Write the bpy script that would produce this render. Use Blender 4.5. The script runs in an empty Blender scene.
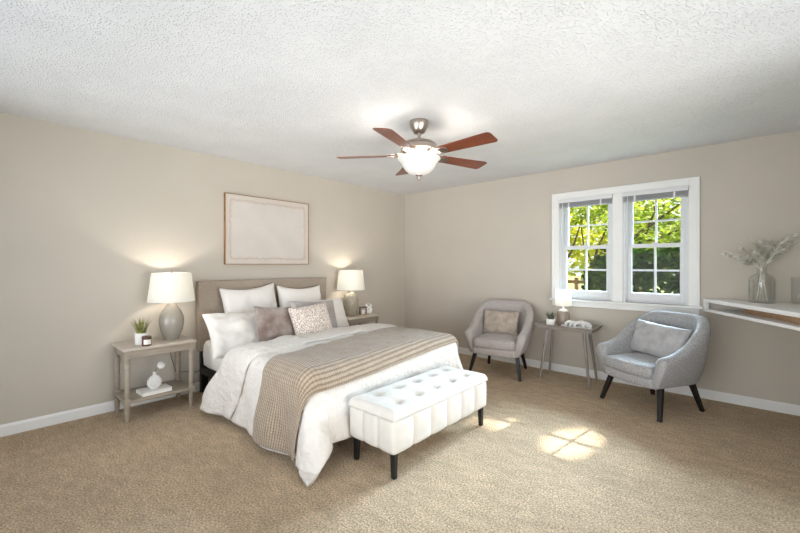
import bpy, bmesh, math, random
from math import sin, cos, pi, radians as RAD, hypot, sqrt, atan2
from mathutils import Vector, Matrix, noise

# ------------------------------------------------------------------ camera, world, sun, daylight, exposure
SC = bpy.context.scene
COL = SC.collection
F_PX = 381.0
CAM = (4.148, -4.713, 1.294)

cam_d = bpy.data.cameras.new('camera')
cam = bpy.data.objects.new('camera', cam_d)
COL.objects.link(cam)
cam.location = CAM
cam.rotation_euler = (RAD(90), 0, atan2(.670, .742))
cam_d.sensor_width = 36
cam_d.lens = F_PX / 800 * 36
cam_d.shift_y = -2.0 / 800
cam_d.clip_start = .02
SC.camera = cam

world = bpy.data.worlds.new('daylight_sky')
SC.world = world
world.use_nodes = True
WN = world.node_tree.nodes
WN['Background'].inputs[0].default_value = (.80, .90, 1.0, 1)
WN['Background'].inputs[1].default_value = 1.6

SUN_DIR = Vector((.245, 1.861, 1.237)).normalized()      # towards the sun


def light(name, kind, loc, target, energy, color, size=None, size_y=None, angle=None, spread=None):
    d = bpy.data.lights.new(name, kind)
    o = bpy.data.objects.new(name, d)
    COL.objects.link(o)
    o.location = loc
    if target is not None:
        o.rotation_euler = (Vector(target) - Vector(loc)).to_track_quat('-Z', 'Y').to_euler()
    d.energy = energy
    d.color = color
    if kind == 'AREA':
        d.shape = 'RECTANGLE'
        d.size = size
        d.size_y = size_y or size
        if spread:
            d.spread = RAD(spread)
    if kind == 'SUN':
        d.angle = RAD(angle)
    return o


light('sun', 'SUN', tuple(SUN_DIR * 30), (0, 0, 0), 16, (1, .95, .85), angle=.5)
# sky seen above the trees through the two-sash window
light('sky_daylight', 'AREA', (3.2, 5.0, 3.95), (3.1, 0, 1.45), 1180, (.62, .82, 1.0), 5.0, 1.7, spread=80)
# added fill lights outside invented wide openings behind and beside the camera
light('back_fill', 'AREA', (2.4, -5.7, .9), (2.0, -1.0, 1.95), 27, (.95, .97, 1), 3.4, 1.4, spread=90)
light('side_fill', 'AREA', (5.4, -3.2, .9), (1.0, -1.8, 1.95), 30, (1, .97, .93), 2.5, 1.4, spread=90)

SC.view_settings.view_transform = 'Standard'
SC.view_settings.look = 'None'
SC.view_settings.exposure = 0.10
SC.view_settings.gamma = 1.0
SC.view_settings.use_curve_mapping = False

rng = random.Random(7)

# ------------------------------------------------------------------ materials


def lin(c):
    r = []
    for v in c:
        v = v / 255.0
        r.append(v / 12.92 if v <= .04045 else ((v + .055) / 1.055) ** 2.4)
    return (r[0], r[1], r[2], 1)


def N(nt, typ, **kw):
    n = nt.nodes.new(typ)
    for k, v in kw.items():
        if k.startswith('i_'):
            n.inputs[k[2:].replace('_', ' ')].default_value = v
        else:
            setattr(n, k, v)
    return n


def mat(name, rgb, rough=.6, metal=0, vary=.06, vscale=8, stretch=None, bump=None, spec=.5, sheen=0, coord='Object',
        coat=0, rgb2=None, detail=4, emit=None, trans=0):
    m = bpy.data.materials.new(name)
    m.use_nodes = True
    nt = m.node_tree
    b = nt.nodes['Principled BSDF']
    b.inputs['Roughness'].default_value = rough
    b.inputs['Metallic'].default_value = metal
    b.inputs['Specular IOR Level'].default_value = spec
    if sheen:
        b.inputs['Sheen Weight'].default_value = sheen
        b.inputs['Sheen Roughness'].default_value = .5
    if coat:
        b.inputs['Coat Weight'].default_value = coat
        b.inputs['Coat Roughness'].default_value = .15
    tc = N(nt, 'ShaderNodeTexCoord')
    src = tc.outputs[coord]
    if stretch:
        mp = N(nt, 'ShaderNodeMapping')
        mp.inputs['Scale'].default_value = stretch
        nt.links.new(src, mp.inputs['Vector'])
        src = mp.outputs['Vector']
    nz = N(nt, 'ShaderNodeTexNoise', i_Scale=vscale, i_Detail=detail)
    nt.links.new(src, nz.inputs['Vector'])
    c = lin(rgb)
    rp = N(nt, 'ShaderNodeValToRGB')
    if rgb2:
        a, z = c, lin(rgb2)
    else:
        a = tuple(max(0, v * (1 - vary * 1.6)) for v in c[:3]) + (1,)
        z = tuple(min(1, v * (1 + vary * 1.6)) for v in c[:3]) + (1,)
    rp.color_ramp.elements[0].color = a
    rp.color_ramp.elements[1].color = z
    rp.color_ramp.elements[0].position = .3
    rp.color_ramp.elements[1].position = .7
    nt.links.new(nz.outputs['Fac'], rp.inputs['Fac'])
    nt.links.new(rp.outputs['Color'], b.inputs['Base Color'])
    if bump:
        s, st, dist = bump
        n2 = N(nt, 'ShaderNodeTexNoise', i_Scale=s, i_Detail=3)
        nt.links.new(src, n2.inputs['Vector'])
        bp = N(nt, 'ShaderNodeBump', i_Strength=st, i_Distance=dist)
        nt.links.new(n2.outputs['Fac'], bp.inputs['Height'])
        nt.links.new(bp.outputs['Normal'], b.inputs['Normal'])
    if emit:
        b.inputs['Emission Color'].default_value = lin(emit[0])
        b.inputs['Emission Strength'].default_value = emit[1]
    if trans:
        tr = N(nt, 'ShaderNodeBsdfTranslucent')
        nt.links.new(rp.outputs['Color'], tr.inputs['Color'])
        mx = N(nt, 'ShaderNodeMixShader')
        mx.inputs[0].default_value = trans
        nt.links.new(b.outputs[0], mx.inputs[1])
        nt.links.new(tr.outputs[0], mx.inputs[2])
        nt.links.new(mx.outputs[0], nt.nodes['Material Output'].inputs['Surface'])
    return m


def parts_of(m):
    nt = m.node_tree
    return nt, nt.nodes['Principled BSDF'], nt.nodes['Texture Coordinate']


M = {}
M['wall'] = mat('greige_wall_paint', (196, 188, 176), .9, vary=.015, vscale=2, bump=(180, .08, .002), spec=.2)
M['trim'] = mat('white_trim_paint', (232, 231, 228), .45, vary=.01)
M['sash'] = mat('white_window_paint', (214, 215, 216), .4, vary=.01)

# popcorn ceiling
m = mat('popcorn_ceiling', (220, 221, 222), .95, vary=.02, vscale=3, spec=.1)
nt, b, tc = parts_of(m)
vo = N(nt, 'ShaderNodeTexVoronoi', i_Scale=70.0)
n1 = N(nt, 'ShaderNodeTexNoise', i_Scale=120.0, i_Detail=3.0)
ad = N(nt, 'ShaderNodeMath', operation='SUBTRACT')
nt.links.new(tc.outputs['Object'], vo.inputs['Vector'])
nt.links.new(tc.outputs['Object'], n1.inputs['Vector'])
n1m = N(nt, 'ShaderNodeMath', operation='MULTIPLY')
n1m.inputs[1].default_value = .35
nt.links.new(n1.outputs['Fac'], n1m.inputs[0])
nt.links.new(n1m.outputs[0], ad.inputs[0])
rv = N(nt, 'ShaderNodeMapRange', interpolation_type='SMOOTHSTEP')
rv.inputs['From Min'].default_value = .10
rv.inputs['From Max'].default_value = .48
nt.links.new(vo.outputs['Distance'], rv.inputs['Value'])
nt.links.new(rv.outputs['Result'], ad.inputs[1])
bp = N(nt, 'ShaderNodeBump', i_Strength=.55, i_Distance=.007)
nt.links.new(ad.outputs[0], bp.inputs['Height'])
nt.links.new(bp.outputs['Normal'], b.inputs['Normal'])
M['ceiling'] = m

# cut-pile carpet
m = mat('cut_pile_carpet', (204, 179, 148), 1.0, vary=.05, vscale=2.6, spec=.05, sheen=.15)
nt, b, tc = parts_of(m)
rp = [n for n in nt.nodes if n.type == 'VALTORGB'][0]
n1 = N(nt, 'ShaderNodeTexNoise', i_Scale=95.0, i_Detail=4.0, i_Roughness=.7)
nt.links.new(tc.outputs['Object'], n1.inputs['Vector'])
r2 = N(nt, 'ShaderNodeValToRGB')
r2.color_ramp.elements[0].position = .32
r2.color_ramp.elements[1].position = .68
r2.color_ramp.elements[0].color = (.36, .34, .31, 1)
r2.color_ramp.elements[1].color = (1.55, 1.55, 1.55, 1)
nt.links.new(n1.outputs['Fac'], r2.inputs['Fac'])
n3 = N(nt, 'ShaderNodeTexNoise', i_Scale=9.0, i_Detail=3.0)
mp = N(nt, 'ShaderNodeMapping')
mp.inputs['Scale'].default_value = (1, 1.8, 1)
nt.links.new(tc.outputs['Object'], mp.inputs['Vector'])
nt.links.new(mp.outputs['Vector'], n3.inputs['Vector'])
r3 = N(nt, 'ShaderNodeValToRGB')
r3.color_ramp.elements[0].position = .35
r3.color_ramp.elements[1].position = .65
r3.color_ramp.elements[0].color = (.88, .87, .85, 1)
r3.color_ramp.elements[1].color = (1.08, 1.08, 1.08, 1)
nt.links.new(n3.outputs['Fac'], r3.inputs['Fac'])
mx = N(nt, 'ShaderNodeMix', data_type='RGBA', blend_type='MULTIPLY')
mx.inputs[0].default_value = 1
mx2 = N(nt, 'ShaderNodeMix', data_type='RGBA', blend_type='MULTIPLY')
mx2.inputs[0].default_value = 1
nt.links.new(rp.outputs['Color'], mx.inputs[6])
nt.links.new(r2.outputs['Color'], mx.inputs[7])
nt.links.new(mx.outputs[2], mx2.inputs[6])
nt.links.new(r3.outputs['Color'], mx2.inputs[7])
nt.links.new(mx2.outputs[2], b.inputs['Base Color'])
bp = N(nt, 'ShaderNodeBump', i_Strength=1.0, i_Distance=.02)
nt.links.new(n1.outputs['Fac'], bp.inputs['Height'])
nt.links.new(bp.outputs['Normal'], b.inputs['Normal'])
M['carpet'] = m

# window glass: clear, with a fresnel reflection
m = bpy.data.materials.new('clear_window_glass')
m.use_nodes = True
nt = m.node_tree
nt.nodes.remove(nt.nodes['Principled BSDF'])
lw_ = N(nt, 'ShaderNodeLayerWeight', i_Blend=.5)
pw_ = N(nt, 'ShaderNodeMath', operation='POWER')
nt.links.new(lw_.outputs['Facing'], pw_.inputs[0])
pw_.inputs[1].default_value = 4.0
fr = N(nt, 'ShaderNodeMath', operation='MULTIPLY_ADD')
nt.links.new(pw_.outputs[0], fr.inputs[0])
fr.inputs[1].default_value = .08
fr.inputs[2].default_value = .004
fr.name = 'reflectance'
t_ = N(nt, 'ShaderNodeBsdfTransparent')
t_.inputs[0].default_value = (.97, .98, .98, 1)
g_ = N(nt, 'ShaderNodeBsdfGlossy', i_Roughness=.02)
mx = N(nt, 'ShaderNodeMixShader')
nt.links.new(fr.outputs[0], mx.inputs[0])
nt.links.new(t_.outputs[0], mx.inputs[1])
nt.links.new(g_.outputs[0], mx.inputs[2])
nt.links.new(mx.outputs[0], nt.nodes['Material Output'].inputs['Surface'])
M['glass'] = m
m = m.copy()
m.name = 'thick_bottle_glass'
m.node_tree.nodes['reflectance'].inputs[1].default_value = .5
m.node_tree.nodes['reflectance'].inputs[2].default_value = .04
[n for n in m.node_tree.nodes if n.type == 'BSDF_TRANSPARENT'][0].inputs[0].default_value = (.982, .985, .982, 1)
M['bottle'] = m

M['head'] = mat('taupe_linen_upholstery', (160, 147, 133), .95, vary=.10, vscale=160, stretch=(1, 1, .35), bump=(260, .25, .002), sheen=.1)
M['black'] = mat('black_painted_metal', (18, 17, 17), .45, vary=.1)
M['sheet'] = mat('white_cotton_sheet', (228, 224, 219), .9, vary=.015, vscale=6, bump=(14, .22, .02), sheen=.1)
M['pillow'] = mat('white_pillow_cotton', (230, 225, 219), .9, vary=.006, vscale=5, bump=(9, .2, .03), sheen=.1)
M['duvet'] = mat('white_comforter_cotton', (220, 214, 207), .9, vary=.012, vscale=5, bump=(24, .7, .03), sheen=.1)
M['bench'] = mat('white_bench_velvet', (210, 205, 197), .75, vary=.025, vscale=14, bump=(240, .1, .002), sheen=.25)
M['chairA'] = mat('grey_taupe_tweed', (172, 164, 160), .95, vary=.24, vscale=150, bump=(240, .3, .003), sheen=.15)
M['chairB'] = mat('light_grey_tweed', (158, 157, 157), .95, vary=.28, vscale=150, bump=(240, .3, .003), sheen=.15)
M['lumbA'] = mat('taupe_cushion_fabric', (166, 153, 140), .9, vary=.14, vscale=16, bump=(60, .2, .006), sheen=.2)
M['lumbB'] = mat('grey_cushion_fabric', (172, 170, 170), .9, vary=.10, vscale=14, bump=(30, .35, .01), sheen=.2)
M['brown'] = mat('brown_velvet', (112, 88, 76), .6, vary=.1, vscale=7, rgb2=(172, 160, 154), bump=(30, .15, .008), sheen=.5)  # pale grey velvet sheen mixed into the base colour
M['grey'] = mat('grey_velvet', (150, 136, 128), .7, vscale=3, rgb2=(184, 180, 180), bump=(60, .12, .006), sheen=.4)  # mauve to grey sheen of the pile painted into the colour
M['chairleg'] = mat('black_stained_wood', (22, 19, 18), .4, vary=.2, vscale=20, stretch=(1, 1, .1))
M['stand'] = mat('grey_washed_wood', (158, 146, 130), .55, vary=.07, vscale=14, stretch=(4, .6, 4))
M['standtop'] = mat('grey_washed_wood_top', (186, 176, 163), .5, vary=.06, vscale=14, stretch=(4, .6, 1))
M['traywood'] = mat('weathered_grey_wood', (146, 139, 132), .6, vary=.2, vscale=18, stretch=(.5, 5, 5))
M['traytop'] = mat('weathered_grey_tray_inside', (176, 168, 160), .6, vary=.1, vscale=18, stretch=(.5, 5, 5))
M['trayleg'] = mat('weathered_grey_leg_wood', (146, 139, 132), .6, vary=.2, vscale=18, stretch=(5, 5, .5))
M['ceramic'] = mat('grey_glazed_ceramic', (150, 144, 134), .18, vary=.04, vscale=6, coat=.5)
M['crackle'] = mat('mottled_grey_ceramic', (142, 134, 120), .3, vary=.1, vscale=60, rgb2=(176, 168, 152), coat=.3)
M['shade'] = mat('white_linen_lampshade', (244, 243, 238), .9, vary=.01, vscale=80, trans=.45)
M['nickel'] = mat('brushed_nickel', (176, 166, 156), .32, 1, vary=.05, vscale=30, stretch=(1, 1, 6))
M['clearplastic'] = mat('frosted_neck', (226, 222, 212), .3, vary=.02)
M['white'] = mat('white_matte_ceramic', (238, 236, 232), .5, vary=.015)
M['cord'] = mat('brown_cord', (52, 42, 34), .6, vary=.1)
M['frame'] = mat('honey_wood_frame', (146, 106, 58), .5, vary=.15, vscale=20)
M['paper'] = mat('white_book_paper', (238, 234, 226), .8, vary=.02)
M['gold'] = mat('thin_bronze', (120, 100, 78), .4, 1)
M['amber'] = mat('amber_jar_glass', (92, 48, 34), .15, vary=.1, coat=.5)
M['darkwood'] = mat('dark_brown_wood', (74, 50, 36), .5, vary=.2, vscale=30)
M['lightwood'] = mat('pale_brown_wood', (170, 140, 110), .5, vary=.15, vscale=30)
M['grass'] = mat('potted_grass_blade', (84, 94, 44), .6, vary=.25, vscale=30, rgb2=(160, 156, 84))
M['succ'] = mat('grey_green_succulent', (74, 84, 66), .6, rgb2=(120, 126, 106), vscale=30)
M['dried'] = mat('dried_grey_green_stem', (196, 192, 174), .9, rgb2=(240, 237, 228), vscale=25)
M['link'] = mat('whitewashed_wood_link', (196, 192, 188), .7, rgb2=(240, 238, 236), vscale=24)
M['shelf'] = mat('white_shelf_paint', (238, 237, 234), .35, vary=.01)
M['shelfwood'] = mat('bare_brown_wood', (176, 140, 106), .6, vary=.15, vscale=8, stretch=(1, 6, 6))
M['blind'] = mat('white_blind_slats', (214, 214, 214), .5, vary=.02)
M['slat'] = mat('grey_white_slats', (176, 177, 180), .5, vary=.03)
M['bulb'] = mat('warm_bulb', (255, 244, 224), .5, emit=((255, 236, 205), 6.0))
M['bowl'] = mat('lit_frosted_glass_bowl', (196, 194, 190), .35, vary=.01, emit=((255, 248, 238), .26), coat=.2)
M['bark'] = mat('brown_bark', (84, 66, 48), .9, vary=.25, vscale=12, stretch=(3, 3, .6), bump=(20, .5, .02))
M['fence'] = mat('weathered_fence_wood', (128, 92, 62), .9, vary=.2, vscale=10)
M['leafY'] = mat('yellow_green_leaf', (176, 186, 40), .6, rgb2=(236, 228, 84), vscale=3, trans=.5)
M['leafG'] = mat('mid_green_leaf', (108, 138, 44), .6, rgb2=(196, 204, 76), vscale=3, trans=.45)
M['leafD'] = mat('dark_glossy_leaf', (26, 42, 14), .8, rgb2=(66, 86, 28), vscale=4, trans=.3, spec=0)
M['lawn'] = mat('lawn_grass', (110, 130, 40), .9, rgb2=(176, 182, 66), vscale=1.5, bump=(60, .5, .03))
M['brick'] = mat('outside_wall_render', (178, 170, 158), .9, vary=.08)

# cherry fan blade, grain along the blade (local x)
M['cherry'] = mat('cherry_wood_blade', (92, 44, 26), .35, rgb2=(132, 66, 38), vscale=9, stretch=(.8, 12, 4), coat=.35)

# knit throw on its UVs (metres along / across)
m = mat('beige_knit_wool', (168, 152, 133), 1.0, vary=.05, vscale=14, sheen=.3, spec=.1, coord='UV')
nt, b, tc = parts_of(m)
rp = [n for n in nt.nodes if n.type == 'VALTORGB'][0]
w1 = N(nt, 'ShaderNodeTexWave', i_Scale=13.0, i_Distortion=1.2, i_Detail=2.0)
w1.bands_direction = 'X'
w1.inputs['Detail Scale'].default_value = 3
w2 = N(nt, 'ShaderNodeTexWave', i_Scale=18.0, i_Distortion=1.6, i_Detail=2.0)
w2.bands_direction = 'Y'
for w in (w1, w2):
    nt.links.new(tc.outputs['UV'], w.inputs['Vector'])
mu = N(nt, 'ShaderNodeMath', operation='MULTIPLY')
nt.links.new(w1.outputs['Fac'], mu.inputs[0])
nt.links.new(w2.outputs['Fac'], mu.inputs[1])
ma = N(nt, 'ShaderNodeMath', operation='MULTIPLY_ADD')
nt.links.new(w1.outputs['Fac'], ma.inputs[0])
ma.inputs[1].default_value = .6
nt.links.new(mu.outputs[0], ma.inputs[2])
r2 = N(nt, 'ShaderNodeValToRGB')
r2.color_ramp.elements[0].color = (.58, .54, .51, 1)
r2.color_ramp.elements[1].color = (1.12, 1.12, 1.12, 1)
r2.color_ramp.elements[0].position = .05
r2.color_ramp.elements[1].position = .7
nt.links.new(ma.outputs[0], r2.inputs['Fac'])
mx = N(nt, 'ShaderNodeMix', data_type='RGBA', blend_type='MULTIPLY')
mx.inputs[0].default_value = 1
nt.links.new(rp.outputs['Color'], mx.inputs[6])
nt.links.new(r2.outputs['Color'], mx.inputs[7])
nt.links.new(mx.outputs[2], b.inputs['Base Color'])
bp = N(nt, 'ShaderNodeBump', i_Strength=.6, i_Distance=.008)
nt.links.new(ma.outputs[0], bp.inputs['Height'])
nt.links.new(bp.outputs['Normal'], b.inputs['Normal'])
M['throw'] = m

# speckled cushion
m = mat('cream_speckled_cotton', (228, 217, 207), .9, vary=.02)
nt, b, tc = parts_of(m)
rp = [n for n in nt.nodes if n.type == 'VALTORGB'][0]
vo = N(nt, 'ShaderNodeTexVoronoi', i_Scale=85.0)
vo.inputs['Randomness'].default_value = .85
nt.links.new(tc.outputs['Object'], vo.inputs['Vector'])
r2 = N(nt, 'ShaderNodeValToRGB')
r2.color_ramp.elements[0].color = (.40, .34, .31, 1)
r2.color_ramp.elements[1].color = (1, 1, 1, 1)
r2.color_ramp.elements[0].position = .34
r2.color_ramp.elements[1].position = .52
nt.links.new(vo.outputs['Distance'], r2.inputs['Fac'])
mx = N(nt, 'ShaderNodeMix', data_type='RGBA', blend_type='MULTIPLY')
mx.inputs[0].default_value = 1
nt.links.new(rp.outputs['Color'], mx.inputs[6])
nt.links.new(r2.outputs['Color'], mx.inputs[7])
nt.links.new(mx.outputs[2], b.inputs['Base Color'])
M['speckle'] = m

# canvas: pale blush field with a ragged whiter edge, local y/z in metres
m = mat('pale_abstract_canvas', (206, 199, 191), .85, vary=.02, vscale=5)
nt, b, tc = parts_of(m)
rp = [n for n in nt.nodes if n.type == 'VALTORGB'][0]
sx = N(nt, 'ShaderNodeSeparateXYZ')
nt.links.new(tc.outputs['Object'], sx.inputs[0])


def mth(op, a, b_=None, c_=None):
    n = N(nt, 'ShaderNodeMath', operation=op)
    for i, v in enumerate((a, b_, c_)):
        if v is None:
            continue
        if isinstance(v, (int, float)):
            n.inputs[i].default_value = v
        else:
            nt.links.new(v, n.inputs[i])
    return n.outputs[0]


dy = mth('SUBTRACT', mth('ABSOLUTE', sx.outputs['Y']), .465)
dz = mth('SUBTRACT', mth('ABSOLUTE', sx.outputs['Z']), .315)
dd = mth('SMOOTH_MAX', dy, dz, .06)
nz = N(nt, 'ShaderNodeTexNoise', i_Scale=22.0, i_Detail=3.0)
nt.links.new(tc.outputs['Object'], nz.inputs['Vector'])
dd = mth('ADD', dd, mth('MULTIPLY', mth('SUBTRACT', nz.outputs['Fac'], .5), .05))
r2 = N(nt, 'ShaderNodeValToRGB')
e = r2.color_ramp.elements
e[0].position = .44
e[0].color = (1, 1, 1, 1)
e[1].position = .56
e[1].color = lin((252, 249, 246))
x = e.new(.5)
x.color = lin((246, 238, 231))
x = e.new(.515)
x.color = lin((232, 225, 221))
nt.links.new(mth('ADD', mth('MULTIPLY', dd, 3.0), .5), r2.inputs['Fac'])
mx = N(nt, 'ShaderNodeMix', data_type='RGBA', blend_type='MULTIPLY')
mx.inputs[0].default_value = 1
nt.links.new(rp.outputs['Color'], mx.inputs[6])
nt.links.new(r2.outputs['Color'], mx.inputs[7])
nt.links.new(mx.outputs[2], b.inputs['Base Color'])
M['canvas'] = m

# ------------------------------------------------------------------ mesh helpers


class G:
    def __init__(self):
        self.v, self.f, self.uv = [], [], None

    def add(self, vs, fs):
        o = len(self.v)
        self.v += [tuple(p) for p in vs]
        self.f += [tuple(i + o for i in f) for f in fs]
        return self

    def box(self, c, s, mtx=None):
        x, y, z = s[0] / 2, s[1] / 2, s[2] / 2
        vs = [Vector((sx * x, sy * y, sz * z)) for sx in (-1, 1) for sy in (-1, 1) for sz in (-1, 1)]
        if mtx is not None:
            vs = [mtx @ p for p in vs]
        vs = [p + Vector(c) for p in vs]
        return self.add(vs, [(0, 1, 3, 2), (4, 6, 7, 5), (0, 4, 5, 1), (2, 3, 7, 6), (0, 2, 6, 4), (1, 5, 7, 3)])

    def span(self, a, b):
        return self.box([(p + q) / 2 for p, q in zip(a, b)], [abs(q - p) for p, q in zip(a, b)])

    def rings(self, rings, closed=True, caps=True, loop=False):
        n = len(rings[0])
        vs = [p for r in rings for p in r]
        fs = []
        R = len(rings)
        for i in range(R if loop else R - 1):
            k = (i + 1) % R
            for j in range(n if closed else n - 1):
                l = (j + 1) % n
                fs.append((i * n + j, i * n + l, k * n + l, k * n + j))
        if caps and not loop:
            fs.append(tuple(reversed(range(n))))
            fs.append(tuple(range((R - 1) * n, R * n)))
        return self.add(vs, fs)

    def tube(self, pts, rad, n=10, caps=True, sq=False):
        pts = [Vector(p) for p in pts]
        if isinstance(rad, (int, float)):
            rad = [rad] * len(pts)
        rings = []
        ref = None
        for i, p in enumerate(pts):
            t = (pts[min(i + 1, len(pts) - 1)] - pts[max(i - 1, 0)]).normalized()
            if ref is None:
                ref = Vector((1, 0, 0)) if abs(t.x) < .9 else Vector((0, 1, 0))
            a = (ref - t * ref.dot(t)).normalized()
            ref = a
            b_ = t.cross(a)
            rings.append([p + (a * cos(2 * pi * (k + (.5 if sq else 0)) / n) + b_ * sin(2 * pi * (k + (.5 if sq else 0)) / n)) * rad[i] for k in range(n)])
        return self.rings(rings, caps=caps)

    def lathe(self, prof, c=(0, 0, 0), n=32, caps=True):
        rings = [[(c[0] + r * cos(2 * pi * k / n), c[1] + r * sin(2 * pi * k / n), c[2] + z) for k in range(n)] for r, z in prof]
        return self.rings(rings, caps=caps)

    def grid(self, fn, nu, nv, uvfn=None):
        vs = [fn(i / nu, j / nv) for i in range(nu + 1) for j in range(nv + 1)]
        fs = [(i * (nv + 1) + j, (i + 1) * (nv + 1) + j, (i + 1) * (nv + 1) + j + 1, i * (nv + 1) + j + 1) for i in range(nu) for j in range(nv)]
        if uvfn:
            self.uv = [uvfn(i / nu, j / nv) for i in range(nu + 1) for j in range(nv + 1)]
        return self.add(vs, fs)

    def build(self, name, material, parent=None, smooth=False, bevel=0, sub=0, solid=0, seg=2, weld=False):
        me = bpy.data.meshes.new(name)
        me.from_pydata(self.v, [], self.f)
        if self.uv:
            lay = me.uv_layers.new(name='UVMap')
            for lp in me.loops:
                lay.data[lp.index].uv = self.uv[lp.vertex_index]
        bm = bmesh.new()
        bm.from_mesh(me)
        if weld:
            bmesh.ops.remove_doubles(bm, verts=bm.verts, dist=1e-5)
        bmesh.ops.recalc_face_normals(bm, faces=bm.faces)
        if bevel:
            bmesh.ops.bevel(bm, geom=list(bm.edges), offset=bevel, segments=seg, profile=.5, affect='EDGES', clamp_overlap=True)
        bm.to_mesh(me)
        bm.free()
        if smooth:
            for p in me.polygons:
                p.use_smooth = True
            if smooth != 'all':
                try:
                    me.set_sharp_from_angle(angle=RAD(40))
                except Exception:
                    pass
        me.materials.append(material)
        o = bpy.data.objects.new(name, me)
        COL.objects.link(o)
        if parent:
            o.parent = parent
        if solid:
            md = o.modifiers.new('thickness', 'SOLIDIFY')
            md.thickness = solid
            md.offset = 1
        if sub:
            md = o.modifiers.new('smooth', 'SUBSURF')
            md.levels = sub
            md.render_levels = sub
        return o


def tag(o, label, cat, group=None, kind=None):
    o['label'] = label
    o['category'] = cat
    if group:
        o['group'] = group
    if kind:
        o['kind'] = kind
    return o


def thing(name, label, cat, loc=(0, 0, 0), rz=0, group=None):
    o = bpy.data.objects.new(name, None)
    COL.objects.link(o)
    o.location = loc
    o.rotation_euler = (0, 0, rz)
    o.empty_display_size = .1
    return tag(o, label, cat, group)


def struct(o):
    o['kind'] = 'structure'
    return o


def dup(root, loc, rz, label):
    def rec(o, parent):
        c = o.copy()
        COL.objects.link(c)
        if parent:
            c.parent = parent
        for ch in list(o.children):
            rec(ch, c)
        return c
    r = rec(root, None)
    r.location = loc
    r.rotation_euler = (0, 0, rz)
    r['label'] = label
    return r


def fbm(p, o=3):
    return noise.fractal(Vector(p), 1.0, 2.0, o)


def smooth(a, b_, x):
    t = min(1, max(0, (x - a) / (b_ - a)))
    return t * t * (3 - 2 * t)


# ------------------------------------------------------------------ room shell
H = 2.44
XR, YB = 4.95, -5.25
struct(G().span((-.2, YB - .2, -.12), (XR + .2, .2, 0)).build('floor', M['carpet']))
struct(G().span((-.2, YB - .2, H), (XR + .2, .2, H + .15)).build('ceiling', M['ceiling']))
struct(G().span((-.15, YB - .15, 0), (0, .15, H)).build('wall_left', M['wall']))
OX0, OX1, OX2, OX3, OZ0, OZ1 = 2.485, 3.075, 3.165, 3.747, .885, 2.075
g = G()
g.span((0, 0, 0), (OX0, .15, H)).span((OX3, 0, 0), (XR + .15, .15, H))
g.span((OX0, 0, 0), (OX3, .15, OZ0)).span((OX0, 0, OZ1), (OX3, .15, H)).span((OX1, 0, OZ0), (OX2, .15, OZ1))
struct(g.build('wall_right', M['wall']))
g = G()
g.span((0, YB - .15, 0), (.6, YB, H)).span((4.2, YB - .15, 0), (XR, YB, H)).span((.6, YB - .15, 0), (4.2, YB, .3)).span((.6, YB - .15, 2.3), (4.2, YB, H))  # wide opening invented to let the added back fill light in
struct(g.build('wall_back', M['wall']))
g = G()
g.span((XR, YB - .15, 0), (XR + .15, -4.5, H)).span((XR, -1.95, 0), (XR + .15, 0, H)).span((XR, -4.5, 0), (XR + .15, -1.95, .3)).span((XR, -4.5, 2.3), (XR + .15, -1.95, H))  # opening made up so the added side fill reaches the room
struct(g.build('wall_front', M['wall']))


def base_prof(d, h=.088):
    return [(0, 0), (d, 0), (d, h - .018), (d * .55, h - .006), (d * .35, h), (0, h)]


def baseboard(name, pts_fn, a, b_):
    g = G()
    g.rings([[pts_fn(t, d, z) for d, z in base_prof(.014)] for t in (a, b_)])
    return struct(g.build(name, M['trim']))


baseboard('baseboard_left', lambda t, d, z: (d, t, z), YB, 0)
baseboard('baseboard_right', lambda t, d, z: (t, -d, z), .014, XR)

# window casing, stool and apron
g = G()
CX0, CX1, CZ = 2.415, 3.822, 2.145
g.span((CX0, -.018, OZ0), (OX0 + .005, 0, CZ)).span((OX3 - .005, -.018, OZ0), (CX1, 0, CZ))
g.span((OX0 + .005, -.018, OZ1 - .005), (OX3 - .005, 0, CZ)).span((OX1 - .004, -.018, OZ0), (OX2 + .004, 0, OZ1 - .005))
g.span((CX0 - .008, -.026, CZ - .016), (CX1 + .008, 0, CZ + .006)).span((CX0 - .008, -.026, OZ0), (CX0 + .012, 0, CZ - .016)).span((CX1 - .012, -.026, OZ0), (CX1 + .008, 0, CZ - .016))
struct(g.build('trim_1', M['trim'], bevel=.003, seg=1))
g = G().span((CX0 - .03, -.05, OZ0 - .022), (CX1 + .03, .04, OZ0))
struct(g.build('trim_2', M['trim'], bevel=.006))
g = G().span((CX0 - .005, -.02, OZ0 - .085), (CX1 + .005, 0, OZ0 - .022))
struct(g.build('trim_3', M['trim'], bevel=.005))


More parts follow.
